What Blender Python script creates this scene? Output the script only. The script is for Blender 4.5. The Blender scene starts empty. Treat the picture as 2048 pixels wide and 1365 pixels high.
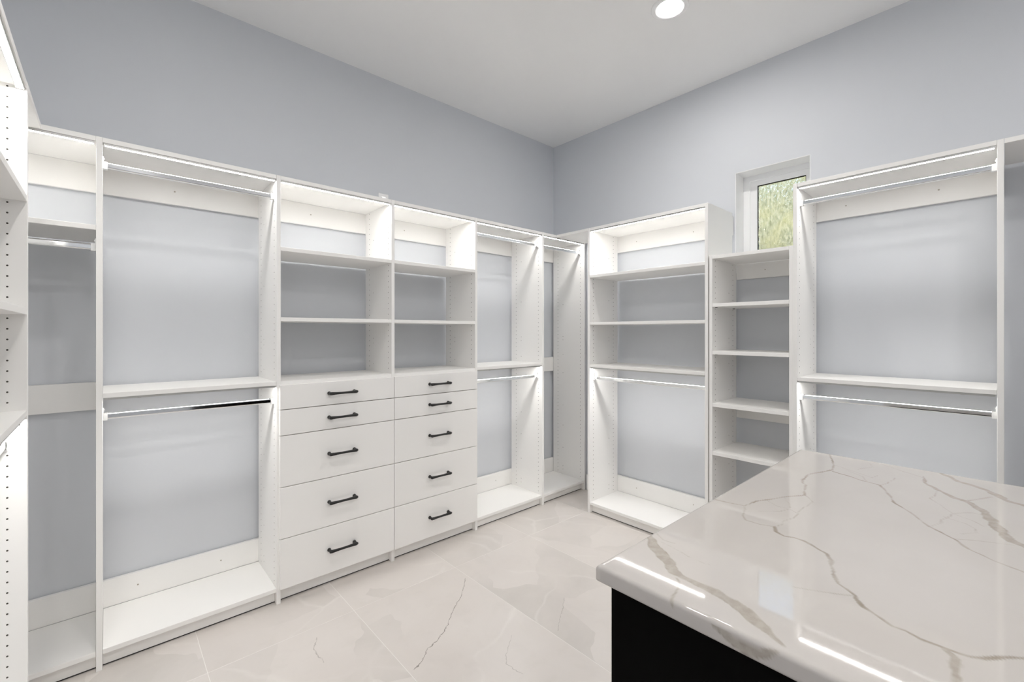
import bpy, bmesh, math, random
import numpy as np
from mathutils import Vector

random.seed(7)
S = bpy.context.scene
COL = S.collection
R = math.radians

# ---------------------------------------------------------------- camera, world, exposure
F_PX, YAW, CAM_H, HORIZON = 894.03, 0.735635, 1.35372, 664.69
cam = bpy.data.cameras.new('camera')
cam.sensor_fit = 'HORIZONTAL'
cam.sensor_width = 36.0
cam.lens = F_PX / 2048 * 36.0
cam.shift_y = -(682.5 - HORIZON) / 2048
cam.clip_start = 0.02
co = bpy.data.objects.new('camera', cam)
COL.objects.link(co)
co.location = (0, 0, CAM_H)
co.rotation_euler = (R(90), 0, -YAW)
S.camera = co

W = bpy.data.worlds.new('sky')
S.world = W
W.use_nodes = True
wn = W.node_tree.nodes
sky = wn.new('ShaderNodeTexSky')
sky.sky_type = 'NISHITA'
sky.sun_disc = False
sky.dust_density = 5.0
sky.ozone_density = 0.6
sky.sun_elevation = R(48)
sky.sun_rotation = R(200)
wn['Background'].inputs['Strength'].default_value = 0.38
W.node_tree.links.new(sky.outputs['Color'], wn['Background'].inputs['Color'])

sun = bpy.data.lights.new('sun', 'SUN')
sun.energy = 0.9
sun.angle = R(0.6)
sun.color = (1.0, 0.95, 0.86)
so = bpy.data.objects.new('sun', sun)
COL.objects.link(so)
so.location = (-4, 2, 8)
so.rotation_euler = Vector((0.62, 0.25, -0.75)).to_track_quat('-Z', 'Y').to_euler()

S.view_settings.view_transform = 'Standard'
S.view_settings.look = 'None'
S.view_settings.exposure = 1.73
S.view_settings.gamma = 1.0
S.view_settings.use_curve_mapping = False
S.cycles.use_denoising = True
S.cycles.max_bounces = 11
S.cycles.diffuse_bounces = 9
S.cycles.glossy_bounces = 3
S.cycles.transmission_bounces = 5
S.cycles.use_adaptive_sampling = True
S.cycles.adaptive_threshold = 0.09
S.cycles.adaptive_min_samples = 16
S.cycles.caustics_reflective = False
S.cycles.sample_clamp_indirect = 6.0

LED_STRENGTH = 16.6
DOWNLIGHT_STRENGTH = 69.0

# ---------------------------------------------------------------- material helpers
class NT:
    def __init__(self, name):
        self.m = bpy.data.materials.new(name)
        self.m.use_nodes = True
        self.t = self.m.node_tree
        self.p = self.t.nodes['Principled BSDF']
        self.out = self.t.nodes['Material Output']

    def n(self, kind, **kw):
        nd = self.t.nodes.new('ShaderNode' + kind)
        for k, v in kw.items():
            if k.startswith('i_'):
                nd.inputs[k[2:].replace('_', ' ')].default_value = v
            else:
                setattr(nd, k, v)
        return nd

    def l(self, a, b):
        self.t.links.new(a, b)

    def val(self, op, a, b=None, c=None, clamp=False):
        nd = self.n('Math', operation=op, use_clamp=clamp)
        for i, x in enumerate((a, b, c)):
            if x is None:
                continue
            if isinstance(x, (int, float)):
                nd.inputs[i].default_value = x
            else:
                self.l(x, nd.inputs[i])
        return nd.outputs[0]

    def mix(self, fac, a, b, blend='MIX'):
        nd = self.n('Mix', data_type='RGBA', blend_type=blend)
        for s, x in ((0, fac), (6, a), (7, b)):
            if isinstance(x, (int, float)):
                nd.inputs[s].default_value = x
            elif isinstance(x, tuple):
                nd.inputs[s].default_value = (*x, 1)
            else:
                self.l(x, nd.inputs[s])
        return nd.outputs[2]

    def ramp(self, x, *stops):
        nd = self.n('ValToRGB')
        e = nd.color_ramp.elements
        while len(e) < len(stops):
            e.new(0.5)
        for el, (p, v) in zip(e, stops):
            el.position = p
            el.color = (v, v, v, 1)
        self.l(x, nd.inputs[0])
        return nd.outputs[0]

    def bump(self, height, strength, dist):
        b = self.n('Bump', i_Strength=strength, i_Distance=dist)
        self.l(height, b.inputs['Height'])
        self.l(b.outputs[0], self.p.inputs['Normal'])

def plain(name, col, rough, metal=0.0, spec=0.5):
    m = NT(name)
    m.p.inputs['Base Color'].default_value = (*col, 1)
    m.p.inputs['Roughness'].default_value = rough
    m.p.inputs['Metallic'].default_value = metal
    m.p.inputs['Specular IOR Level'].default_value = spec
    return m

def paint(name, col, rough, grain=900, strength=0.06):
    m = plain(name, col, rough)
    tc = m.n('NewGeometry')
    nz = m.n('TexNoise', i_Scale=grain, i_Detail=2.0)
    m.l(tc.outputs['Position'], nz.inputs['Vector'])
    m.bump(nz.outputs[0], strength, 0.0006)
    lo = m.n('TexNoise', i_Scale=1.3, i_Detail=3.0)
    m.l(tc.outputs['Position'], lo.inputs['Vector'])
    f = m.ramp(lo.outputs[0], (0.3, 0.975), (0.7, 1.0))
    m.l(m.mix(1.0, col, f, 'MULTIPLY'), m.p.inputs['Base Color'])
    return m.m

def melamine():
    m = plain('white_melamine', (0.905, 0.896, 0.879), 0.52, spec=0.4)
    tc = m.n('TexCoord')
    mp = m.n('Mapping')
    mp.inputs['Scale'].default_value = (60, 60, 420)
    m.l(tc.outputs['Object'], mp.inputs[0])
    nz = m.n('TexNoise', i_Scale=6.0, i_Detail=3.0)
    m.l(mp.outputs[0], nz.inputs['Vector'])
    m.bump(nz.outputs[0], 0.05, 0.0004)
    return m.m

def emission(name, col, strength):
    m = NT(name)
    m.t.nodes.remove(m.p)
    e = m.n('Emission', i_Strength=strength)
    e.inputs[0].default_value = (*col, 1)
    m.l(e.outputs[0], m.out.inputs[0])
    return m.m

M_WALL = paint('grey_wall_paint', (0.664, 0.686, 0.722), 0.6)
M_CEIL = paint('ceiling_paint', (0.90, 0.90, 0.897), 0.8)
M_TRIM = plain('white_trim', (0.91, 0.91, 0.91), 0.35).m
M_MEL = melamine()
M_CHROME = plain('polished_chrome', (0.86, 0.87, 0.88), 0.07, 1.0).m
M_BRACKET = plain('white_nickel', (0.80, 0.80, 0.79), 0.28, 0.6).m
M_ALU = plain('led_channel_aluminium', (0.55, 0.55, 0.54), 0.4, 0.7).m
M_LED = emission('led_diffuser', (1.0, 0.985, 0.955), LED_STRENGTH)
M_LAMP = emission('downlight_lens', (1.0, 0.975, 0.94), DOWNLIGHT_STRENGTH)
M_BLACK = plain('matt_black_metal', (0.008, 0.008, 0.008), 0.42, 0.0).m
M_PIN = plain('black_plastic_pin', (0.01, 0.01, 0.01), 0.5).m
M_HOLE = plain('drilled_hole', (0.075, 0.07, 0.062), 0.9, spec=0.1).m
M_SCREW = plain('screw_head', (0.42, 0.38, 0.32), 0.35, 0.8).m
M_ISLAND = plain('island_black_paint', (0.0035, 0.0032, 0.003), 0.85, spec=0.05).m
M_GROUT = plain('light_grout', (0.78, 0.755, 0.725), 0.9).m
M_VINYL = plain('white_vinyl_frame', (0.91, 0.913, 0.92), 0.3).m
M_GASKET_SHADE = plain('black_gasket_and_gap_shade', (0.02, 0.02, 0.02), 0.6).m  # window gasket, and the painted shade under the kick boards

def tile_material():
    m = plain('beige_marble_tile', (0.6, 0.56, 0.53), 0.28, spec=0.45)
    g = m.n('NewGeometry')
    oi = m.n('ObjectInfo')
    sc = m.n('VectorMath', operation='SCALE')
    cmb = m.n('CombineXYZ')
    m.l(m.val('MULTIPLY', oi.outputs['Random'], 37.0), cmb.inputs[0])
    m.l(m.val('MULTIPLY', oi.outputs['Random'], 91.0), cmb.inputs[1])
    add = m.n('VectorMath', operation='ADD')
    m.l(g.outputs['Position'], add.inputs[0])
    m.l(cmb.outputs[0], add.inputs[1])
    P = add.outputs[0]
    # domain warp
    wz = m.n('TexNoise', i_Scale=2.4, i_Detail=3.0)
    m.l(P, wz.inputs['Vector'])
    wv = m.n('VectorMath', operation='MULTIPLY_ADD')
    m.l(wz.outputs['Color'], wv.inputs[0])
    wv.inputs[1].default_value = (0.35, 0.35, 0)
    m.l(P, wv.inputs[2])
    cloud = m.n('TexNoise', i_Scale=2.1, i_Detail=5.0, i_Roughness=0.55)
    m.l(wv.outputs[0], cloud.inputs['Vector'])
    vor = m.n('TexVoronoi', i_Scale=2.3)
    m.l(wv.outputs[0], vor.inputs['Vector'])
    sep = m.n('SeparateColor')
    m.l(vor.outputs['Color'], sep.inputs[0])
    fine = m.n('TexNoise', i_Scale=11.0, i_Detail=6.0, i_Roughness=0.6)
    m.l(wv.outputs[0], fine.inputs['Vector'])
    patch = m.ramp(sep.outputs[0], (0.55, 0.0), (0.75, 1.0))
    soft = m.ramp(cloud.outputs[0], (0.40, 0.0), (0.66, 1.0))
    mask = m.val('MULTIPLY', patch, soft)
    col = m.mix(m.ramp(cloud.outputs[0], (0.3, 0.0), (0.7, 1.0)), (0.625, 0.583, 0.552), (0.665, 0.628, 0.60))
    col = m.mix(m.val('MULTIPLY', mask, 0.85), col, (0.535, 0.505, 0.475))
    col = m.mix(m.val('MULTIPLY', m.ramp(fine.outputs[0], (0.52, 0.0), (0.72, 1.0)), 0.22), col, (0.54, 0.51, 0.475))
    # pale healed veins
    ve = m.n('TexVoronoi', i_Scale=1.6, feature='DISTANCE_TO_EDGE')
    m.l(wv.outputs[0], ve.inputs['Vector'])
    lv = m.val('MULTIPLY', m.ramp(ve.outputs['Distance'], (0.0, 1.0), (0.022, 0.0)), soft)
    col = m.mix(m.val('MULTIPLY', lv, 0.45), col, (0.76, 0.73, 0.70))
    # dark hairline cracks drawn as curves across the tiles
    pos = m.n('SeparateXYZ')
    m.l(g.outputs['Position'], pos.inputs[0])
    jn = m.n('TexNoise', i_Scale=45.0, i_Detail=2.0)
    m.l(g.outputs['Position'], jn.inputs['Vector'])
    jig = m.val('MULTIPLY', m.val('SUBTRACT', jn.outputs[0], 0.5), 0.022)
    cracks = [
        (0, [(1.4581, 1.9919), (1.4018, 1.9314), (1.3405, 1.8682), (1.2891, 1.8382), (1.2468, 1.8037), (1.2039, 1.767), (1.1652, 1.7302), (1.118, 1.6992), (1.0692, 1.6733), (1.0309, 1.6617), (1.0074, 1.653), (0.977, 1.6272), (0.9424, 1.6029), (0.9106, 1.5916)], 0.0022, 0.85),
        (1, [(1.336, 1.48), (1.284, 1.438), (1.2355, 1.403), (1.21, 1.37), (1.208, 1.331), (1.2176, 1.283)], 0.002, 0.4),
        (0, [(1.7231, 1.5078), (1.6647, 1.4647), (1.5673, 1.4017), (1.5097, 1.3613)], 0.002, 0.35),
        (1, [(0.688, 2.049), (0.651, 1.975), (0.6545, 1.926), (0.656, 1.873)], 0.002, 0.45),
    ]
    for ax, pts, wdt, amt in cracks:
        pts = sorted((p if ax == 0 else (p[1], p[0])) for p in pts)
        t0, t1 = pts[0][0], pts[-1][0]
        v0 = min(p[1] for p in pts); v1 = max(p[1] for p in pts)
        tin = pos.outputs[0] if ax == 0 else pos.outputs[1]
        vin = pos.outputs[1] if ax == 0 else pos.outputs[0]
        tn = m.val('DIVIDE', m.val('SUBTRACT', tin, t0), t1 - t0)
        fc = m.n('FloatCurve')
        cv = fc.mapping.curves[0]
        q = [((t - t0) / (t1 - t0), (v - v0) / (v1 - v0)) for t, v in pts]
        cv.points[0].location = q[0]
        cv.points[-1].location = q[-1]
        for a in q[1:-1]:
            cv.points.new(*a)
        for a in cv.points:
            a.handle_type = 'VECTOR'
        fc.mapping.update()
        m.l(tn, fc.inputs['Value'])
        vv = m.val('MULTIPLY_ADD', fc.outputs[0], v1 - v0, v0)
        d = m.val('ABSOLUTE', m.val('ADD', m.val('SUBTRACT', vin, vv), jig))
        on = m.val('LESS_THAN', d, wdt)
        inside = m.val('MULTIPLY', m.val('GREATER_THAN', tn, 0.0), m.val('LESS_THAN', tn, 1.0))
        brk = m.ramp(jn.outputs[0], (0.32, 0.35), (0.5, 1.0))
        fac = m.val('MULTIPLY', m.val('MULTIPLY', on, inside), m.val('MULTIPLY', brk, amt))
        col = m.mix(fac, col, (0.20, 0.18, 0.16))
    m.l(col, m.p.inputs['Base Color'])
    return m.m
M_TILE = tile_material()

def quartz_material():
    m = plain('veined_white_quartz', (0.72, 0.69, 0.665), 0.035, spec=0.5)
    g = m.n('NewGeometry')
    at = m.n('Attribute', attribute_name='vein')
    sep = m.n('SeparateColor')
    m.l(at.outputs['Color'], sep.inputs[0])
    nz = m.n('TexNoise', i_Scale=9.0, i_Detail=4.0)
    m.l(g.outputs['Position'], nz.inputs['Vector'])
    fn = m.n('TexNoise', i_Scale=70.0, i_Detail=3.0)
    m.l(g.outputs['Position'], fn.inputs['Vector'])
    base = m.mix(nz.outputs[0], (0.535, 0.503, 0.476), (0.572, 0.543, 0.518))
    vein = m.mix(m.ramp(fn.outputs[0], (0.35, 0.0), (0.65, 1.0)), (0.36, 0.32, 0.27), (0.44, 0.40, 0.35))
    col = m.mix(sep.outputs[0], base, vein)
    col = m.mix(sep.outputs[1], col, (0.25, 0.21, 0.165))
    m.l(col, m.p.inputs['Base Color'])
    return m.m
M_QUARTZ = quartz_material()

def rain_glass():
    m = NT('obscure_rain_glass')
    g = m.n('TexCoord')
    mp = m.n('Mapping')
    mp.inputs['Scale'].default_value = (1, 1.0, 0.45)
    m.l(g.outputs['Object'], mp.inputs[0])
    nz = m.n('TexNoise', i_Scale=80.0, i_Detail=3.0)
    m.l(mp.outputs[0], nz.inputs['Vector'])
    b = m.n('Bump', i_Strength=1.0, i_Distance=0.007)
    m.l(nz.outputs[0], b.inputs['Height'])
    mp2 = m.n('Mapping')
    mp2.inputs['Scale'].default_value = (1, 1.0, 0.35)
    m.l(g.outputs['Object'], mp2.inputs[0])
    n2 = m.n('TexNoise', i_Scale=85.0, i_Detail=3.0, i_Roughness=0.7)
    m.l(mp2.outputs[0], n2.inputs['Vector'])
    n3 = m.n('TexNoise', i_Scale=9.0, i_Detail=2.0)
    m.l(g.outputs['Object'], n3.inputs['Vector'])
    tint = m.mix(m.ramp(n2.outputs[0], (0.40, 0.0), (0.58, 1.0)), (0.50, 0.54, 0.42), (0.97, 0.98, 0.96))
    tint = m.mix(m.val('MULTIPLY', m.ramp(n3.outputs[0], (0.4, 0.0), (0.65, 1.0)), 0.5), tint, (0.93, 0.90, 0.66))
    m.l(tint, m.p.inputs['Base Color'])
    m.p.inputs['Transmission Weight'].default_value = 1.0
    m.p.inputs['Roughness'].default_value = 0.04
    m.p.inputs['IOR'].default_value = 1.45
    m.l(b.outputs[0], m.p.inputs['Normal'])
    tr = m.n('BsdfTranslucent')
    tr.inputs['Color'].default_value = (0.95, 0.97, 0.93, 1)
    m.l(b.outputs[0], tr.inputs['Normal'])
    mx = m.n('MixShader', i_Fac=0.06)
    m.l(m.p.outputs[0], mx.inputs[1])
    m.l(tr.outputs[0], mx.inputs[2])
    m.l(mx.outputs[0], m.out.inputs[0])
    return m.m
M_GLASS = rain_glass()

def leaf_material():
    m = plain('hedge_leaves', (0.2, 0.24, 0.08), 0.6)
    g = m.n('NewGeometry')
    nz = m.n('TexNoise', i_Scale=5.0, i_Detail=5.0)
    m.l(g.outputs['Position'], nz.inputs['Vector'])
    m.l(m.mix(m.ramp(nz.outputs[0], (0.40, 0.0), (0.60, 1.0)), (0.06, 0.072, 0.036), (0.235, 0.24, 0.145)), m.p.inputs['Base Color'])
    return m.m
M_LEAF = leaf_material()

# ---------------------------------------------------------------- object helpers
def link(o, parent=None):
    COL.objects.link(o)
    if parent is not None:
        o.parent = parent
    return o

def tag(o, label=None, cat=None, group=None, kind=None):
    if label: o['label'] = label
    if cat: o['category'] = cat
    if group: o['group'] = group
    if kind: o['kind'] = kind
    return o

def thing(name, label, cat, loc=(0, 0, 0), rz=0.0, group=None):
    o = bpy.data.objects.new(name, None)
    o.empty_display_size = 0.1
    o.location = loc
    o.rotation_euler = (0, 0, rz)
    link(o)
    return tag(o, label, cat, group)

_boxes = {}
def box_mesh(name, dx, dy, dz, mat, bevel):
    key = (round(dx, 4), round(dy, 4), round(dz, 4), mat.name, bevel)
    if key in _boxes:
        return _boxes[key]
    me = bpy.data.meshes.new(name)
    bm = bmesh.new()
    bmesh.ops.create_cube(bm, size=1.0)
    for v in bm.verts:
        v.co = Vector((v.co.x * dx, v.co.y * dy, v.co.z * dz))
    if bevel:
        bmesh.ops.bevel(bm, geom=list(bm.edges), offset=min(bevel, min(dx, dy, dz) * 0.3), segments=1, affect='EDGES')
    bm.to_mesh(me); bm.free()
    me.materials.append(mat)
    _boxes[key] = me
    return me

def box(name, a, b, mat, parent=None, bevel=0.0008, off=(0, 0, 0)):
    lo = [min(p, q) for p, q in zip(a, b)]
    hi = [max(p, q) for p, q in zip(a, b)]
    o = bpy.data.objects.new(name, box_mesh(name, hi[0] - lo[0], hi[1] - lo[1], hi[2] - lo[2], mat, bevel))
    o.location = [(p + q) / 2 - f for p, q, f in zip(lo, hi, off)]
    return link(o, parent)

def mesh_obj(name, verts, faces, mat, parent=None, loc=(0, 0, 0), smooth=False):
    me = bpy.data.meshes.new(name)
    me.from_pydata([tuple(v) for v in verts], [], faces)
    me.update()
    if smooth:
        for p in me.polygons:
            p.use_smooth = True
    me.materials.append(mat)
    o = bpy.data.objects.new(name, me)
    o.location = loc
    return link(o, parent)

def multi_box(name, boxes, mat, parent=None):
    vs, fs = [], []
    for (a, b) in boxes:
        k = len(vs)
        x0, y0, z0 = a; x1, y1, z1 = b
        vs += [(x0, y0, z0), (x1, y0, z0), (x1, y1, z0), (x0, y1, z0), (x0, y0, z1), (x1, y0, z1), (x1, y1, z1), (x0, y1, z1)]
        fs += [tuple(k + i for i in f) for f in ((0, 3, 2, 1), (4, 5, 6, 7), (0, 1, 5, 4), (1, 2, 6, 5), (2, 3, 7, 6), (3, 0, 4, 7))]
    return mesh_obj(name, vs, fs, mat, parent)

def loft(rings, closed_ends=True):
    n = len(rings[0])
    vs = [p for r in rings for p in r]
    fs = []
    for i in range(len(rings) - 1):
        for j in range(n):
            a, b = i * n + j, i * n + (j + 1) % n
            fs.append((a, b, b + n, a + n))
    if closed_ends:
        fs.append(tuple(range(n))[::-1])
        fs.append(tuple((len(rings) - 1) * n + j for j in range(n)))
    return vs, fs

def tube(points, radii, n=12, squash=1.0):
    """Round tube along a polyline; radii per point."""
    rings = []
    pts = [Vector(p) for p in points]
    up = Vector((0, 0, 1))
    for i, p in enumerate(pts):
        t = (pts[min(i + 1, len(pts) - 1)] - pts[max(i - 1, 0)]).normalized()
        s = t.cross(up)
        if s.length < 1e-4:
            s = Vector((1, 0, 0))
        s.normalize()
        u = s.cross(t).normalized()
        rings.append([tuple(p + (s * math.cos(2 * math.pi * k / n) * squash + u * math.sin(2 * math.pi * k / n)) * radii[i]) for k in range(n)])
    return loft(rings)

# ---------------------------------------------------------------- room
WA, WB, WC, WD, CEIL = 2.808, 3.060, -0.568, -2.60, 3.060
WY0, WY1, WZ0, WZ1 = 0.770, 1.193, 1.740, 2.398       # window opening in the right wall
WT = 0.21

def structure(o):
    o['kind'] = 'structure'
    return o

structure(box('wall_back', (WC - 0.15, WA, -0.05), (WB + WT, WA + 0.15, CEIL + 0.1), M_WALL, bevel=0))
structure(box('wall_left', (WC - 0.15, WD, -0.05), (WC, WA, CEIL + 0.1), M_WALL, bevel=0))
structure(box('wall_front', (WC - 0.15, WD - 0.15, -0.05), (WB + WT, WD, CEIL + 0.1), M_WALL, bevel=0))
structure(multi_box('wall_right', [
    ((WB, WD, -0.05), (WB + WT, WY0, CEIL + 0.1)),
    ((WB, WY1, -0.05), (WB + WT, WA, CEIL + 0.1)),
    ((WB, WY0, -0.05), (WB + WT, WY1, WZ0)),
    ((WB, WY0, WZ1), (WB + WT, WY1, CEIL + 0.1))], M_WALL))
structure(box('ceiling', (WC, WD, CEIL), (WB, WA, CEIL + 0.1), M_CEIL, bevel=0))
fl = structure(box('floor', (WC, WD, -0.05), (WB, WA, -0.0005), M_GROUT, bevel=0))

# large-format floor tiles, each its own piece
TW, TL, GAP = 0.5935, 1.190, 0.0022
xs = [0.295 + TW * k for k in range(-2, 6)]
ys = [2.126 + TL * k for k in range(-5, 2)]
for i in range(len(xs) - 1):
    for j in range(len(ys) - 1):
        x0, x1 = max(xs[i], WC), min(xs[i + 1], WB)
        y0, y1 = max(ys[j], WD), min(ys[j + 1], WA)
        if x1 - x0 < 0.02 or y1 - y0 < 0.02:
            continue
        box('tile', (x0 + GAP / 2, y0 + GAP / 2, -0.010), (x1 - GAP / 2, y1 - GAP / 2, 0.0), M_TILE, fl, 0.0006, off=fl.location)

# baseboards where the wall shows down to the floor (the two open corners, and behind the camera)
structure(box('baseboard_right', (WB - 0.016, 2.125, 0), (WB, 2.415, 0.135), M_TRIM, bevel=0.002))
structure(box('baseboard_left', (WC, 2.075, 0), (WC + 0.016, 2.415, 0.135), M_TRIM, bevel=0.002))
structure(box('baseboard_front', (WC + 0.02, WD, 0), (WB - 0.02, WD + 0.016, 0.135), M_TRIM, bevel=0.002))

# window: drywall return liner, vinyl frame, sash, obscure pane
wloc = (WB + WT, (WY0 + WY1) / 2, WZ0)
win = bpy.data.objects.new('window_1', None)
win.location = wloc
link(win)
structure(win)
def wbox(name, a, b, mat, parent=win, bevel=0.0015, extra=(0, 0, 0)):
    return box(name, a, b, mat, parent, bevel, off=tuple(p + q for p, q in zip(wloc, extra)))
XF = 3.185                                                # inner face of the frame
LN = 0.004
wbox('jamb_return', (WB - 0.0005, WY1 - LN, WZ0), (XF, WY1, WZ1), M_TRIM)
wbox('jamb_return', (WB - 0.0005, WY0, WZ0), (XF, WY0 + LN, WZ1), M_TRIM)
wbox('head_return', (WB - 0.0005, WY0 + LN, WZ1 - LN), (XF, WY1 - LN, WZ1), M_TRIM)
wbox('sill', (WB - 0.012, WY0 + LN, WZ0), (XF, WY1 - LN, WZ0 + 0.018), M_TRIM)
def ring(name, x0, x1, y0, y1, z0, z1, wl, wr, wb, wt):
    """frame of four bars, one mesh: y1 is the far (left) side"""
    bs = [((x0, y1 - wl, z0), (x1, y1, z1)), ((x0, y0, z0), (x1, y0 + wr, z1)),
          ((x0, y0 + wr, z1 - wt), (x1, y1 - wl, z1)), ((x0, y0 + wr, z0), (x1, y1 - wl, z0 + wb))]
    bs = [(tuple(p - q for p, q in zip(a, wloc)), tuple(p - q for p, q in zip(b, wloc))) for a, b in bs]
    return multi_box(name, bs, M_VINYL, win)
ring('window_frame', XF, XF + 0.04, WY0 + LN, WY1 - LN, WZ0 + 0.018, WZ1 - LN, 0.040, 0.030, 0.035, 0.034)
ring('sash', XF + 0.008, XF + 0.038, WY0 + LN + 0.030, WY1 - LN - 0.040, WZ0 + 0.053, WZ1 - LN - 0.034, 0.044, 0.022, 0.04, 0.036)
PY0, PY1, PZ0, PZ1 = WY0 + LN + 0.052, WY1 - LN - 0.084, WZ0 + 0.093, WZ1 - LN - 0.070
bs = [((XF + 0.0105, PY1 - 0.003, PZ0), (XF + 0.024, PY1, PZ1)), ((XF + 0.0105, PY0, PZ0), (XF + 0.024, PY0 + 0.003, PZ1)),
      ((XF + 0.0105, PY0, PZ1 - 0.004), (XF + 0.024, PY1, PZ1))]
multi_box('gasket', [(tuple(p - q for p, q in zip(a, wloc)), tuple(p - q for p, q in zip(b, wloc))) for a, b in bs], M_GASKET_SHADE, win)
wbox('pane', (XF + 0.014, PY0 + 0.003, PZ0), (XF + 0.020, PY1 - 0.003, PZ1 - 0.004), M_GLASS, bevel=0)

# clipped hedge outside the window
hv, hf = [], []
HX, HY0, HY1, HH = 5.2, -3.0, 6.0, 3.15
NU, NV = 90, 40
rng = np.random.default_rng(3)
bumps = rng.random((NU + 1, NV + 1))
for i in range(NU + 1):
    for j in range(NV + 1):
        t = j / NV
        y = HY0 + (HY1 - HY0) * i / NU
        a = t * math.pi
        x = HX + 0.55 - 0.55 * (math.cos(a) if True else 0)
        z = HH * min(1.0, math.sin(a) * 1.6) if 0 < j < NV else -0.1
        hv.append((x + (bumps[i, j] - 0.5) * 0.14, y, z + (bumps[i, j] - 0.5) * 0.2))
for i in range(NU):
    for j in range(NV):
        a = i * (NV + 1) + j
        hf.append((a, a + NV + 1, a + NV + 2, a + 1))
tag(mesh_obj('hedge', hv, hf, M_LEAF), 'green hedge outside, blurred behind the obscure window glass', 'hedge')
ground = structure(box('ground', (WB + WT, -6, -0.12), (9, 9, -0.05), M_LEAF, bevel=0))

# ---------------------------------------------------------------- closet system
TH, D, H = 0.019, 0.358, 2.134
YA, XB, XC = 2.4255, 2.6761, -0.1848
BOT = 0.0815                          # top of the bottom shelf
CL0, CL1 = D + 0.001, D + 0.0195      # cleat depth range
PITCH, HOLE0 = 0.0323, 0.104

_holes = {}
def hole_mesh(cols, z0, z1, side):
    """Shallow drilled shelf-pin holes, joined: columns of six-sided discs on one panel face."""
    key = (cols, round(z0, 3), round(z1, 3), side)
    if key in _holes:
        return _holes[key]
    vs, fs = [], []
    u = 0.00025 * side
    def disc(w, z, r):
        k = len(vs)
        for q in range(8):
            a = q * math.pi / 4
            vs.append((u, w + r * math.cos(a), z + r * math.sin(a)))
        f = tuple(range(k, k + 8))
        fs.append(f if side > 0 else f[::-1])
    for w in cols:
        z = HOLE0
        while z < z1 - 0.02:
            if z > z0 + 0.015:
                disc(w, z, 0.0027)
            z += PITCH
    for z in (0.125, 0.155, 0.32, 0.52, 0.70, 0.99, 1.155, 1.285, 1.315, 1.60, 1.93):
        if z0 + 0.01 < z < z1 - 0.02:
            disc(0.240, z, 0.0025)
    me = bpy.data.meshes.new('pin_holes')
    me.from_pydata(vs, [], fs)
    me.materials.append(M_HOLE)
    _holes[key] = me
    return me

def side_panel(t, u0, z1=H, holes=(1, 1), zlo=BOT, th=TH):
    p = box('side_panel', (u0, 0, 0), (u0 + th, D, z1), M_MEL, t)
    for side, on in ((-1, holes[0]), (1, holes[1])):
        if on:
            o = bpy.data.objects.new('pin_holes', hole_mesh((0.042, 0.300), zlo, z1, side))
            o['kind'] = 'stuff'
            link(o, p)
            o.location = (side * th / 2, -D / 2, -z1 / 2)
    return p

def shelf(t, u0, u1, ztop, th=0.0195, name='shelf', w0=0.001, w1=D):
    return box(name, (u0 + 0.0006, w0, ztop - th), (u1 - 0.0006, w1, ztop), M_MEL, t)

def screw(parent, pl, u, w, z):
    vs, fs = loft([[(0.0036 * math.cos(k * math.pi / 5), 0.0, 0.0036 * math.sin(k * math.pi / 5)) for k in range(10)],
                   [(0.0028 * math.cos(k * math.pi / 5), -0.0012, 0.0028 * math.sin(k * math.pi / 5)) for k in range(10)]])
    return mesh_obj('screw', vs, fs, M_SCREW, parent, tuple(a - b for a, b in zip((u, w, z), pl)))

def cleat(t, u0, u1, z0, z1, screws=1):
    u0, u1 = u0 + 0.0005, u1 - 0.0005
    c = box('back_cleat', (u0, CL0, z0), (u1, CL1, z1), M_MEL, t)
    ctr = ((u0 + u1) / 2, (CL0 + CL1) / 2, (z0 + z1) / 2)
    n = max(1, screws)
    for k in range(n):
        screw(c, ctr, u0 + (u1 - u0) * (k + 0.42) / n, CL0 - 0.0002, z0 + (z1 - z0) * 0.52)
    return c

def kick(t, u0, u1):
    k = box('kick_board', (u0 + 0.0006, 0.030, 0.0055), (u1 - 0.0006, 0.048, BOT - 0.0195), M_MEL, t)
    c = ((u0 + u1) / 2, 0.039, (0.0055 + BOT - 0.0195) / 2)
    box('floor_gap_shade', (u0 + 0.001, 0.0325, 0.0002), (u1 - 0.001, 0.046, 0.0054), M_GASKET_SHADE, k, 0, off=c)  # black strip in place of the shadow between kick board and floor
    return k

_lit = {}
def bottom_lit(me):
    if me.name not in _lit:
        me.materials.append(M_BRACKET)
        for p in me.polygons:
            p.material_index = 0 if p.normal.z < -0.9 else 1
        _lit[me.name] = me
    return me

def led(t, u0, u1, z, clips=False):
    """aluminium channel screwed under a board, its diffuser glowing downwards"""
    ctr = ((u0 + u1) / 2, 0.015, z - 0.00335)
    q = (u1 - u0) / 2 - 0.004
    c = multi_box('led_strip', [((-q, -0.0095, 0.0012), (q, 0.0095, 0.0031)), ((-q, -0.0095, -0.0055), (q, -0.0078, 0.0012)),
                                ((-q, 0.0078, -0.0055), (q, 0.0095, 0.0012))], M_ALU, t)
    c.location = ctr
    d = box('diffuser', (u0 + 0.008, 0.0074, z - 0.0083), (u1 - 0.008, 0.0226, z - 0.0024), M_LED, c, 0, off=ctr)
    d.data = bottom_lit(d.data)
    d['label'] = 'glowing white diffuser'
    for e in (u0 + 0.004, u1 - 0.008):
        box('end_cap', (e, 0.0074, z - 0.0088), (e + 0.004, 0.0226, z - 0.0024), M_BRACKET, c, 0, off=ctr)
    if clips:
        for k in (0.18, 0.5, 0.86):
            u = u0 + (u1 - u0) * k
            box('clip', (u - 0.006, 0.0040, z - 0.0100), (u + 0.006, 0.0054, z - 0.0005), M_ALU, c, 0.0003, off=ctr)
    return c

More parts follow.
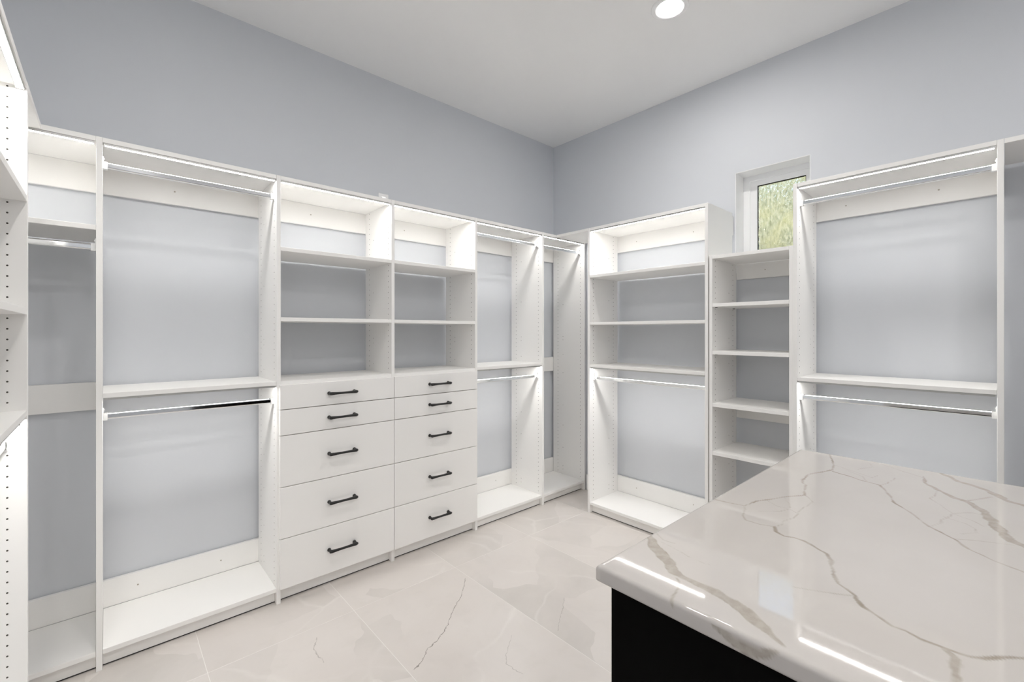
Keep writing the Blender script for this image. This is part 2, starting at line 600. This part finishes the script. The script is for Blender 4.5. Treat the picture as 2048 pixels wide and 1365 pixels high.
_rods = {}
def rod(t, u0, u1, z, w=0.050):
    L = round(u1 - u0 - 0.010, 4)
    if L not in _rods:
        prof = []
        for k in range(33):
            a = math.pi * k / 32
            prof.append((0.0072 * math.cos(a), 0.0060 + 0.0072 * math.sin(a)))
        for k in range(33):
            a = math.pi + math.pi * k / 32
            prof.append((0.0072 * math.cos(a), -0.0060 + 0.0072 * math.sin(a)))
        rings = [[(u, y, q) for (y, q) in prof] for u in (-L / 2, L / 2)]
        vs, fs = loft(rings)
        me = bpy.data.meshes.new('hanging_rod')
        me.from_pydata(vs, [], fs)
        me.materials.append(M_CHROME)
        _rods[L] = me
    o = bpy.data.objects.new('hanging_rod', _rods[L])
    o.location = ((u0 + u1) / 2, w, z)
    link(o, t)
    for side, u in ((1, u0 + 0.0005), (-1, u1 - 0.0005)):
        bracket(o, (u - (u0 + u1) / 2, 0, 0), side)
    return o

_br = {}
def bracket(o, loc, side):
    """rod end cup: U-shaped collar round the rod with a screw tab above"""
    if side not in _br:
        bm = bmesh.new()
        def blk(a, b):
            r = bmesh.ops.create_cube(bm, size=1.0)
            for v in r['verts']:
                v.co = Vector([(p + q) / 2 + c * (q - p) for p, q, c in zip(a, b, v.co)])
        s = side
        blk((0.0 if s > 0 else -0.003, -0.009, -0.016), (0.003 if s > 0 else 0.0, 0.009, 0.034))      # plate
        x0, x1 = (0.003, 0.015) if s > 0 else (-0.015, -0.003)
        blk((x0, -0.0105, -0.014), (x1, -0.0078, 0.013))
        blk((x0, 0.0078, -0.014), (x1, 0.0105, 0.013))
        blk((x0, -0.0105, -0.0165), (x1, 0.0105, -0.0138))
        sx = 0.003 if s > 0 else -0.0055
        blk((sx, -0.0035, 0.022), (sx + 0.0025, 0.0035, 0.029))                                        # screw
        me = bpy.data.meshes.new('rod_bracket')
        bm.to_mesh(me); bm.free()
        me.materials.append(M_BRACKET)
        _br[side] = me
    b = bpy.data.objects.new('rod_bracket', _br[side])
    b.location = loc
    return link(b, o)

def base_parts(t, u0, u1, cu0=None, cu1=None):
    """bottom shelf, kick board, bottom cleat and top board common to the tall units"""
    shelf(t, u0, u1, BOT, name='bottom_shelf')
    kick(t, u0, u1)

def top_parts(t, u0, u1, light=True):
    shelf(t, u0, u1, H, name='top_board')
    if light:
        led(t, u0, u1, H - 0.0195)

# ---- wall facing the camera's left: run of six units, front plane y = YA, u = x
PX = dict(P0=-0.560, P1=-0.0337, P2=0.6218, P3=1.2401, P4=1.8574, P5=2.5141, P6=3.0300)
TOPC, BOTC, MIDC = (1.990, H - 0.0195), (BOT, 0.206), (1.000, 1.125)
SH1, SH2, MID = 1.780, 1.428, 1.108

def unit_a(name, label, left, right, group=None):
    t = thing(name, label, 'closet unit', (PX[left], YA, 0), 0, group)
    u0 = TH
    u1 = PX[right] - PX[left]
    return t, u0, u1

G_A = 'white closet units along the long wall'
# corner unit at the far left
t, a, b = unit_a('closet_unit', 'narrow white closet unit with one shelf and rod, left corner of the long wall', 'P0', 'P1', G_A)
side_panel(t, 0, holes=(0, 1))
base_parts(t, a, b); top_parts(t, a, b)
cleat(t, a, b, *TOPC); cleat(t, a, b, *MIDC); cleat(t, a, b, *BOTC)
shelf(t, a, b, SH1)
rod(t, a, b, 1.698)
# double hanging unit
t, a, b = unit_a('closet_unit', 'wide white double-hanging closet unit left of the drawers, with two chrome rods', 'P1', 'P2', G_A)
side_panel(t, 0); side_panel(t, b)
base_parts(t, a, b); top_parts(t, a, b)
cleat(t, 0.0, b + TH, *TOPC); cleat(t, 0.0, b + TH, *BOTC, screws=2)
shelf(t, a, b, MID)
led(t, a, b, MID - 0.0195, True)
rod(t, a, b, 2.037); rod(t, a, b, 1.009)

def handle_mesh():
    vs, fs = [], []
    def add(v, f):
        k = len(vs)
        vs.extend(v); fs.extend(tuple(k + i for i in q) for q in f)
    L = 0.076
    pts, rad = [], []
    for k in range(13):
        x = -L + 2 * L * k / 12
        e = abs(x) / L
        pts.append((x, -0.031 + 0.0015 * e * e, 0))
        rad.append((0.0060 + 0.0038 * e ** 2.2) * (0.55 if k in (0, 12) else 1))
    add(*tube(pts, rad, 12))
    for s in (-1, 1):
        x = s * (L - 0.008)
        add(*tube([(x, 0.0, 0), (x, -0.004, 0), (x, -0.012, 0), (x, -0.024, 0), (x, -0.031, 0)], [0.0100, 0.0095, 0.0075, 0.0075, 0.0088], 12))
    me = bpy.data.meshes.new('handle')
    me.from_pydata(vs, [], fs)
    for p in me.polygons:
        p.use_smooth = True
    me.materials.append(M_BLACK)
    return me
HANDLE = handle_mesh()

ZD = [1.0925, 0.967, 0.838, 0.582, 0.325, 0.0740]
def drawer_unit(left, right, f0, f1, label):
    t, a, b = unit_a('drawer_unit', label, left, right, G_A)
    t['category'] = 'drawer unit'
    x0 = PX[left]
    side_panel(t, b)
    base_parts(t, a, b); top_parts(t, a, b)
    cleat(t, a, b + TH, *TOPC)
    shelf(t, a, b, SH1); shelf(t, a, b, SH2)
    shelf(t, a, b, MID, name='deck_board')
    box('back_panel', (a + 0.001, 0.30, BOT), (b - 0.001, 0.31, MID - 0.02), M_MEL, t)
    for k in range(5):
        z1, z0 = ZD[k] - 0.0019, ZD[k + 1] + 0.0019
        d = box('drawer', (f0 - x0, -0.0195, z0), (f1 - x0, -0.0005, z1), M_MEL, t, 0.0012)
        ctr = ((f0 + f1) / 2 - x0, -0.010, (z0 + z1) / 2)
        box('drawer_box', (a + 0.013, 0.022, z0 + 0.012), (b - 0.013, 0.28, z1 - 0.03), M_MEL, d, 0.0008, off=ctr)
        h = bpy.data.objects.new('handle', HANDLE)
        h.location = (0, -0.0095, 0)
        link(h, d)
        h['label'] = 'black metal bar pull'
    return t
drawer_unit('P2', 'P3', 0.6322, 1.2462, 'white five-drawer unit with open shelves above, left one of the two')
drawer_unit('P3', 'P4', 1.2495, 1.8605, 'white five-drawer unit with open shelves above, right one of the two')

t, a, b = unit_a('closet_unit', 'white double-hanging closet unit right of the drawers, beside the far corner', 'P4', 'P5', G_A)
side_panel(t, b)
base_parts(t, a, b); top_parts(t, a, b)
cleat(t, a, b + TH, *TOPC); cleat(t, a, b + TH, *BOTC, screws=2)
shelf(t, a, b, MID + 0.005)
led(t, a, b, MID - 0.0145, True)
rod(t, a, b, 2.037); rod(t, a, b, 1.009)

t, a, b = unit_a('closet_unit', 'narrow white long-hanging closet unit in the far corner, single rod at the top', 'P5', 'P6', G_A)
side_panel(t, b, holes=(1, 0))
base_parts(t, a, b); top_parts(t, a, b)
cleat(t, a, b, *TOPC); cleat(t, a, b, *MIDC); cleat(t, a, b, *BOTC)
rod(t, a, b, 2.037)

# ---- right wall: front plane x = XB, u runs from the far corner towards the camera
G_B = 'white closet units along the window wall'
def unit_b(name, label, yfar, cat='closet unit'):
    return thing(name, label, cat, (XB, yfar, 0), R(-90), G_B)

def shelf_hang_unit(t, w, corner_len, corner_sign):
    """three shelves over a single hanging rail; w = inner width"""
    a, b = TH, TH + w
    side_panel(t, 0, holes=(0, 1)); side_panel(t, b, holes=(1, 0))
    base_parts(t, a, b); top_parts(t, a, b)
    cleat(t, 0, b + TH, *TOPC, screws=2); cleat(t, 0, b + TH, *BOTC, screws=2)
    shelf(t, a, b, SH1); shelf(t, a, b, SH2); shelf(t, a, b, MID + 0.003)
    led(t, a, b, MID - 0.0165, True)
    rod(t, a, b, 1.009)
    if corner_sign < 0:
        box('corner_board', (-corner_len, 0.0, H - TH), (-0.0005, 0.375, H), M_MEL, t)
    else:
        box('corner_board', (b + TH + 0.0005, 0.0, H - TH), (b + TH + corner_len, 0.375, H), M_MEL, t)

t = unit_b('closet_unit', 'tall white closet unit with three shelves over one rod, between far corner and window', 2.1087)
shelf_hang_unit(t, 2.0897 - 1.2208, 2.4250 - 2.1087, -1)

# low shelf tower under the window
t = unit_b('shelf_tower', 'narrow low white shelf tower standing under the window', 1.1945, 'shelf tower')
TT = 1.8105
a, b = 0.0185, 1.1945 - 0.7705
side_panel(t, 0, TT, holes=(0, 1), th=0.0185); side_panel(t, b, TT, holes=(1, 0), th=0.0185)
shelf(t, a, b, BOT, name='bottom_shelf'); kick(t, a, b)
shelf(t, a, b, TT, name='top_board')
cleat(t, a, b, 1.694, TT - 0.02); cleat(t, a, b, 0.800, 0.906); cleat(t, a, b, *BOTC)
for z in (1.525, 1.241, 0.929, 0.6415):
    s = shelf(t, a, b, z, 0.0205)
    ctr = ((a + b) / 2, (0.001 + D) / 2, z - 0.01025)
    for w in (0.042, 0.300):
        for e in (a + 0.0062, b - 0.0062):
            box('shelf_pin', (e - 0.0055, w - 0.005, z - 0.0245), (e + 0.0055, w + 0.005, z - 0.0206), M_PIN, s, 0.0005, off=ctr)

t = unit_b('closet_unit', 'wide white double-hanging closet unit right of the window, with two chrome rods', 0.7520)
a, b = 0.0185, 0.7520 - 0.0240
side_panel(t, 0, holes=(0, 1), th=0.0185); side_panel(t, b)
base_parts(t, a, b); top_parts(t, a, b)
cleat(t, 0, b + TH, *TOPC, screws=2); cleat(t, 0, b + TH, *BOTC, screws=2)
shelf(t, a, b, MID + 0.010)
led(t, a, b, MID - 0.0095, True)
rod(t, a, b, 2.037); rod(t, a, b, 1.012)

t = unit_b('closet_unit', 'white closet unit at the right edge, open bay with only its top board', 0.0050)
a, b = 0.0006, 0.620
side_panel(t, b, holes=(1, 0))
base_parts(t, a, b); top_parts(t, a, b, False)

# ---- left wall: mirror of the shelf-and-rod unit, front plane x = XC
t = thing('closet_unit', 'white closet unit close by at the left edge, three shelves over one rod', 'closet unit', (XC, 2.066 - 0.869 - 2 * TH, 0), R(90), 'white closet units along the left wall')
shelf_hang_unit(t, 0.869, 2.4250 - 2.066, 1)

# cover plate on the wall above the drawers
t = thing('outlet_plate', 'small white electrical cover plate on the wall above the drawer units', 'cover plate', (1.374, WA, 2.225))
box('plate', (-0.035, -0.006, -0.057), (0.035, 0.0, 0.057), M_TRIM, t, 0.002)
for z in (-0.024, 0.024):
    box('socket', (-0.016, -0.0075, z - 0.014), (0.016, -0.006, z + 0.014), M_BRACKET, t, 0.0008)

# ---------------------------------------------------------------- island
IX0, IX1, IY0, IY1, IZ = 0.668, 1.884, -1.10, 0.507, 0.925
t = thing('island_cabinet', 'black island cabinet under the veined quartz countertop', 'island', ((IX0 + IX1) / 2, (IY0 + IY1) / 2, 0))
off = t.location
e = 0.020
box('cabinet_body', (IX0 + e, IY0 + e, 0.09), (IX1 - e, IY1 - e, IZ - 0.031), M_ISLAND, t, 0.0015, off)
box('plinth', (IX0 + 0.07, IY0 + 0.07, 0.0), (IX1 - 0.07, IY1 - 0.07, 0.09), M_ISLAND, t, 0.001, off)
def lin(lo, hi, n):
    return [lo + (hi - lo) * k / n for k in range(n + 1)]
ye = lin(IY0 + e, IY1 - e, 3)
for k in range(3):
    box('end_panel', (IX0 + e - 0.004, ye[k] + 0.002, 0.095), (IX0 + e - 0.0002, ye[k + 1] - 0.002, IZ - 0.036), M_ISLAND, t, 0.001, off)

VEINS = [
([(0.8656, 0.5196), (0.8472, 0.5057), (0.8118, 0.474), (0.7891, 0.443), (0.7705, 0.4182), (0.7522, 0.4014), (0.7499, 0.3823), (0.7472, 0.3595), (0.7446, 0.3377), (0.7426, 0.321), (0.7374, 0.3035), (0.7356, 0.2881), (0.7276, 0.2708), (0.7173, 0.2568), (0.7063, 0.2447), (0.6983, 0.2309), (0.6919, 0.2166), (0.6872, 0.2048)], [6, 7, 10, 13, 12, 9, 6, 6, 8, 9, 8, 9, 11, 11, 10, 8, 5, 3]),
([(0.7365, 0.3842), (0.7206, 0.3738), (0.7043, 0.3695), (0.6809, 0.3634), (0.6588, 0.3576)], 1.4),
([(0.8672, 0.4951), (0.8478, 0.476), (0.8478, 0.4654), (0.8508, 0.4489)], 1.0),
([(0.8364, 0.4722), (0.8344, 0.4402), (0.8246, 0.4108), (0.8188, 0.3803), (0.8234, 0.3646)], 0.5),
([(1.9237, 0.4254), (1.7602, 0.3805), (1.676, 0.3596), (1.6314, 0.3771), (1.562, 0.3986), (1.4924, 0.3967), (1.4632, 0.3863), (1.4496, 0.375), (1.399, 0.3644), (1.357, 0.3559)], 2),
([(1.357, 0.3559), (1.3219, 0.3754), (1.2687, 0.4035), (1.2217, 0.4227), (1.1657, 0.4324), (1.1587, 0.4702), (1.1505, 0.5065)], 1.6),
([(1.357, 0.3559), (1.3253, 0.329), (1.2431, 0.3304), (1.1787, 0.3303), (1.138, 0.3358), (1.1133, 0.3327), (1.0874, 0.3416)], 1),
([(1.1595, 0.4326), (1.0994, 0.4101), (1.0782, 0.3977), (1.0772, 0.3683), (1.0874, 0.3416)], 1.2),
([(1.0874, 0.3416), (1.0665, 0.3351), (1.0553, 0.3114), (1.0608, 0.2973), (1.0576, 0.2773), (1.0472, 0.2563), (1.0304, 0.2313), (1.0091, 0.2182), (0.9803, 0.2135), (0.9503, 0.2023), (0.9223, 0.1919), (0.9138, 0.1785), (0.8996, 0.1631), (0.8912, 0.1629), (0.8745, 0.1518), (0.8708, 0.1408), (0.86, 0.1264), (0.8467, 0.1124), (0.8467, 0.0938), (0.8416, 0.0777), (0.841, 0.0669), (0.8418, 0.0523), (0.844, 0.0343), (0.853, 0.021), (0.8748, 0.0023), (0.891, -0.016), (0.9482, -0.0803), (1.02, -0.22), (1.00, -0.42), (1.12, -0.66), (1.10, -1.11)], 2.4),
([(0.8984, 0.1642), (0.8892, 0.1765), (0.8742, 0.2021), (0.8554, 0.2397)], 1),
([(0.8362, 0.052), (0.8282, 0.0435), (0.772, 0.0396), (0.7027, 0.0386), (0.64, 0.036)], 4.5),
([(1.6532, 0.3574), (1.6322, 0.3085), (1.6105, 0.2651), (1.6013, 0.2377), (1.5361, 0.2083), (1.4623, 0.186), (1.4067, 0.1484), (1.3408, 0.1152), (1.3238, 0.0953), (1.3025, 0.0746), (1.2606, 0.0513), (1.243, 0.0279), (1.2237, 0.0033), (1.2102, -0.0217), (1.1879, -0.0571), (1.16, -0.20), (1.02, -0.22)], 1.8),
([(1.6013, 0.2377), (1.6325, 0.226), (1.6882, 0.2195), (1.7174, 0.2185)], 1),
([(1.7347, 0.3722), (1.7072, 0.3227), (1.6666, 0.2645), (1.7052, 0.2556)], 0.9),
([(1.3408, 0.1152), (1.3859, 0.0964), (1.4111, 0.0964), (1.4771, 0.0846), (1.5193, 0.0548), (1.5224, 0.0273)], 1.1),
([(1.3025, 0.0746), (1.3278, 0.0327), (1.3488, -0.0107)], 1),
([(1.7905, 0.1653), (1.712, 0.1492), (1.6689, 0.1202), (1.6227, 0.0891), (1.6039, 0.0578), (1.5417, 0.0345), (1.4786, 0.02), (1.4291, 0.0069), (1.3729, -0.008), (1.3572, -0.0243), (1.308, -0.0628), (1.33, -0.30), (1.52, -0.62), (1.50, -1.11)], [2, 4, 6, 7, 8, 9, 9, 10, 10, 9, 8, 6, 4, 3]),
([(1.9256, 0.1629), (1.8552, 0.1198), (1.808, 0.0863), (1.7811, 0.052), (1.7517, 0.0237), (1.6984, 0.0009), (1.6807, -0.0301), (1.6395, -0.0787), (1.62, -0.30), (1.75, -0.60), (1.90, -0.75)], [3, 5, 7, 7, 8, 8, 7, 6, 5, 3, 3]),
([(1.9013, 0.3535), (1.8717, 0.286), (1.815, 0.2109), (1.7774, 0.1641)], 1.2),
([(1.6241, 0.0623), (1.665, 0.0448), (1.7023, 0.023)], 1.5),
([(1.568, 0.1287), (1.6646, 0.124)], 1),
([(1.30, 0.386), (1.265, 0.362), (1.225, 0.353), (1.19, 0.362), (1.155, 0.395)], 0.7),
([(1.245, 0.408), (1.222, 0.378), (1.225, 0.353), (1.21, 0.335)], 0.6),
([(1.70, 0.335), (1.672, 0.300), (1.655, 0.285), (1.6105, 0.2651)], 0.7),
([(1.44, 0.098), (1.425, 0.066), (1.40, 0.045), (1.375, 0.043), (1.345, 0.062)], 0.7),
([(1.478, 0.084), (1.462, 0.052), (1.43, 0.032)], 0.6),
([(1.85, 0.30), (1.80, 0.285), (1.735, 0.31)], 0.6),
([(0.658, 0.292), (0.650, 0.268), (0.648, 0.246), (0.655, 0.226), (0.668, 0.210)], [2, 6, 8, 6, 3]),
([(1.568, 0.1287), (1.5299, 0.1064), (1.4771, 0.0846)], 0.8),
]

def countertop():
    rnd, thk, step = 0.0075, 0.030, 0.0026
    gx = np.linspace(IX0 + rnd, IX1 - rnd, int((IX1 - IX0) / step))
    gy = np.linspace(IY0 + rnd, IY1 - rnd, int((IY1 - IY0) / (step * 1.25)))
    nx, ny = len(gx), len(gy)
    X, Y = np.meshgrid(gx, gy, indexing='ij')
    V = np.stack([X.ravel(), Y.ravel(), np.full(nx * ny, IZ)], 1)
    UV = V[:, :2].copy()
    idx = np.arange(nx * ny).reshape(nx, ny)
    q = np.stack([idx[:-1, :-1], idx[1:, :-1], idx[1:, 1:], idx[:-1, 1:]], -1).reshape(-1, 4)
    loop = np.concatenate([idx[:-1, 0], idx[-1, :-1], idx[1:, -1][::-1], idx[0, 1:][::-1]])
    base = V[loop]
    nrm = np.zeros((len(loop), 2))
    nrm[:, 0] = (np.isclose(base[:, 0], gx[-1])).astype(float) - (np.isclose(base[:, 0], gx[0])).astype(float)
    nrm[:, 1] = (np.isclose(base[:, 1], gy[-1])).astype(float) - (np.isclose(base[:, 1], gy[0])).astype(float)
    prof = [(rnd * math.sin(a), rnd * (1 - math.cos(a))) for a in np.linspace(0, math.pi / 2, 7)[1:]]
    prof += [(rnd, d) for d in (0.014, 0.017, 0.020, 0.023, 0.026)] + [(rnd - 0.001, 0.029), (rnd - 0.004, thk), (-0.02, thk)]
    faces = [q]
    prev = loop
    allV, allU = [V], [UV]
    cnt = len(V)
    for o, d in prof:
        nv = base.copy()
        nv[:, :2] += nrm * o
        nv[:, 2] = IZ - d
        uv = base[:, :2] + nrm * (o + d)
        cur = np.arange(cnt, cnt + len(loop))
        cnt += len(loop)
        allV.append(nv); allU.append(uv)
        faces.append(np.stack([prev, cur, np.roll(cur, -1), np.roll(prev, -1)], -1))
        prev = cur
    V = np.concatenate(allV); UV = np.concatenate(allU); Fq = np.concatenate(faces)
    # vein field
    rs = np.random.default_rng(11)
    def wob(p, amp, f0):
        out = np.zeros(len(p))
        for k in range(5):
            a = rs.random() * 6.283
            f = f0 * 1.7 ** k
            out += amp / 2.0 ** k * np.sin(f * (p[:, 0] * math.cos(a) + p[:, 1] * math.sin(a)) + rs.random() * 6.28)
        return out
    P = UV + np.stack([wob(UV, 0.0016, 70), wob(UV, 0.0016, 70)], 1)
    edge = wob(UV, 0.0010, 110)
    mod = 0.5 + 0.5 * np.clip(wob(UV, 0.9, 45), -1, 1)
    mask = np.zeros(len(P)); dark = np.zeros(len(P))
    for pts, w in VEINS:
        ws = [w] * len(pts) if isinstance(w, (int, float)) else w
        pa = np.array(pts)
        lo, hi = pa.min(0) - 0.03, pa.max(0) + 0.03
        sel = np.where((P[:, 0] > lo[0]) & (P[:, 0] < hi[0]) & (P[:, 1] > lo[1]) & (P[:, 1] < hi[1]))[0]
        Q = P[sel]
        best = np.full(len(sel), 9.0)
        for k in range(len(pts) - 1):
            A, B = pa[k], pa[k + 1]
            ab = B - A
            tt = np.clip(((Q - A) @ ab) / (ab @ ab), 0, 1)
            d = np.linalg.norm(Q - (A + tt[:, None] * ab), axis=1)
            wid = (ws[k] + (ws[k + 1] - ws[k]) * tt) * (0.00125 if max(ws) < 3 else 0.00105)
            best = np.minimum(best, d - wid - (edge[sel] * np.clip(wid / 0.004, 0.25, 1.6)))
        soft = 0.0018
        mv = np.clip(0.5 - best / soft, 0, 1)
        thin = max(ws) < 3
        amt = (0.70 + 0.30 * mod[sel]) if thin else 0.85
        if max(ws) <= 1.2:
            amt = 0.38 + 0.40 * mod[sel]
        mask[sel] = np.maximum(mask[sel], mv * amt)
        if not thin:
            rim = np.clip(1 - np.abs(best + 0.0010) / 0.0013, 0, 1) * np.clip(mod[sel] - 0.35, 0, 1)
        elif max(ws) > 1.5:
            rim = mv * np.clip(mod[sel] - 0.55, 0, 1) * 1.6
        else:
            rim = mv * 0
        dark[sel] = np.maximum(dark[sel], rim * 0.6)
    sp = np.linalg.norm((UV - np.array([1.010, -0.028])) / np.array([1.0, 1.0]), axis=1)
    dark = np.maximum(dark, np.clip(1.4 - sp / 0.0028, 0, 0.8))
    me = bpy.data.meshes.new('countertop')
    me.vertices.add(len(V)); me.loops.add(len(Fq) * 4); me.polygons.add(len(Fq))
    ctr = np.array([(IX0 + IX1) / 2, (IY0 + IY1) / 2, IZ - thk])
    me.vertices.foreach_set('co', (V - ctr).astype(np.float32).ravel())
    me.loops.foreach_set('vertex_index', Fq.astype(np.int32).ravel())
    me.polygons.foreach_set('loop_start', np.arange(0, len(Fq) * 4, 4, dtype=np.int32))
    me.polygons.foreach_set('use_smooth', np.ones(len(Fq), dtype=bool))
    me.update(calc_edges=True)
    at = me.color_attributes.new('vein', 'FLOAT_COLOR', 'POINT')
    c = np.zeros((len(V), 4), np.float32)
    c[:, 0] = mask; c[:, 1] = dark; c[:, 3] = 1
    at.data.foreach_set('color', c.ravel())
    me.materials.append(M_QUARTZ)
    o = bpy.data.objects.new('countertop', me)
    o.location = ctr
    link(o)
    return tag(o, 'polished white quartz countertop with brown-grey veins lying on the black island', 'countertop')
countertop()

# ---------------------------------------------------------------- recessed ceiling light, plus unseen ones added for fill
def downlight(x, y, label):
    t = thing('downlight', label, 'ceiling light', (x, y, CEIL), 0, 'recessed ceiling lights')
    n = 40
    prof = [(0.094, 0.0), (0.094, -0.003), (0.090, -0.006), (0.072, -0.0075), (0.066, -0.006), (0.064, -0.0035)]
    rings = [[(r * math.cos(2 * math.pi * k / n), r * math.sin(2 * math.pi * k / n), z) for k in range(n)] for r, z in prof]
    vs, fs = loft(rings, False)
    mesh_obj('trim_ring', vs, [f[::-1] for f in fs], M_TRIM, t, smooth=True)
    n = 28
    ls = [(0.0645 * math.cos(2 * math.pi * k / n), 0.0645 * math.sin(2 * math.pi * k / n), -0.0042) for k in range(n)] + [(0, 0, -0.0050)]
    lf = [((k + 1) % n, k, n) for k in range(n)]
    o = mesh_obj('lens', ls, lf, M_LAMP, t)
    o['label'] = 'glowing white lens'
    return t
downlight(2.190, 1.185, 'round recessed ceiling light, the one in view above the island')
downlight(0.300, 1.185, 'unseen ceiling light added for fill, left of the one in view')  # from here on: unseen lights, added to even out the brightness
downlight(1.250, -0.45, 'unseen ceiling light added for fill, above the near end of the island')
downlight(0.100, -0.45, 'unseen ceiling light added for fill, above the camera')
downlight(0.300, -1.90, 'unseen ceiling light added for fill, back left of the camera')
downlight(2.190, -1.90, 'unseen ceiling light added for fill, back right of the camera')
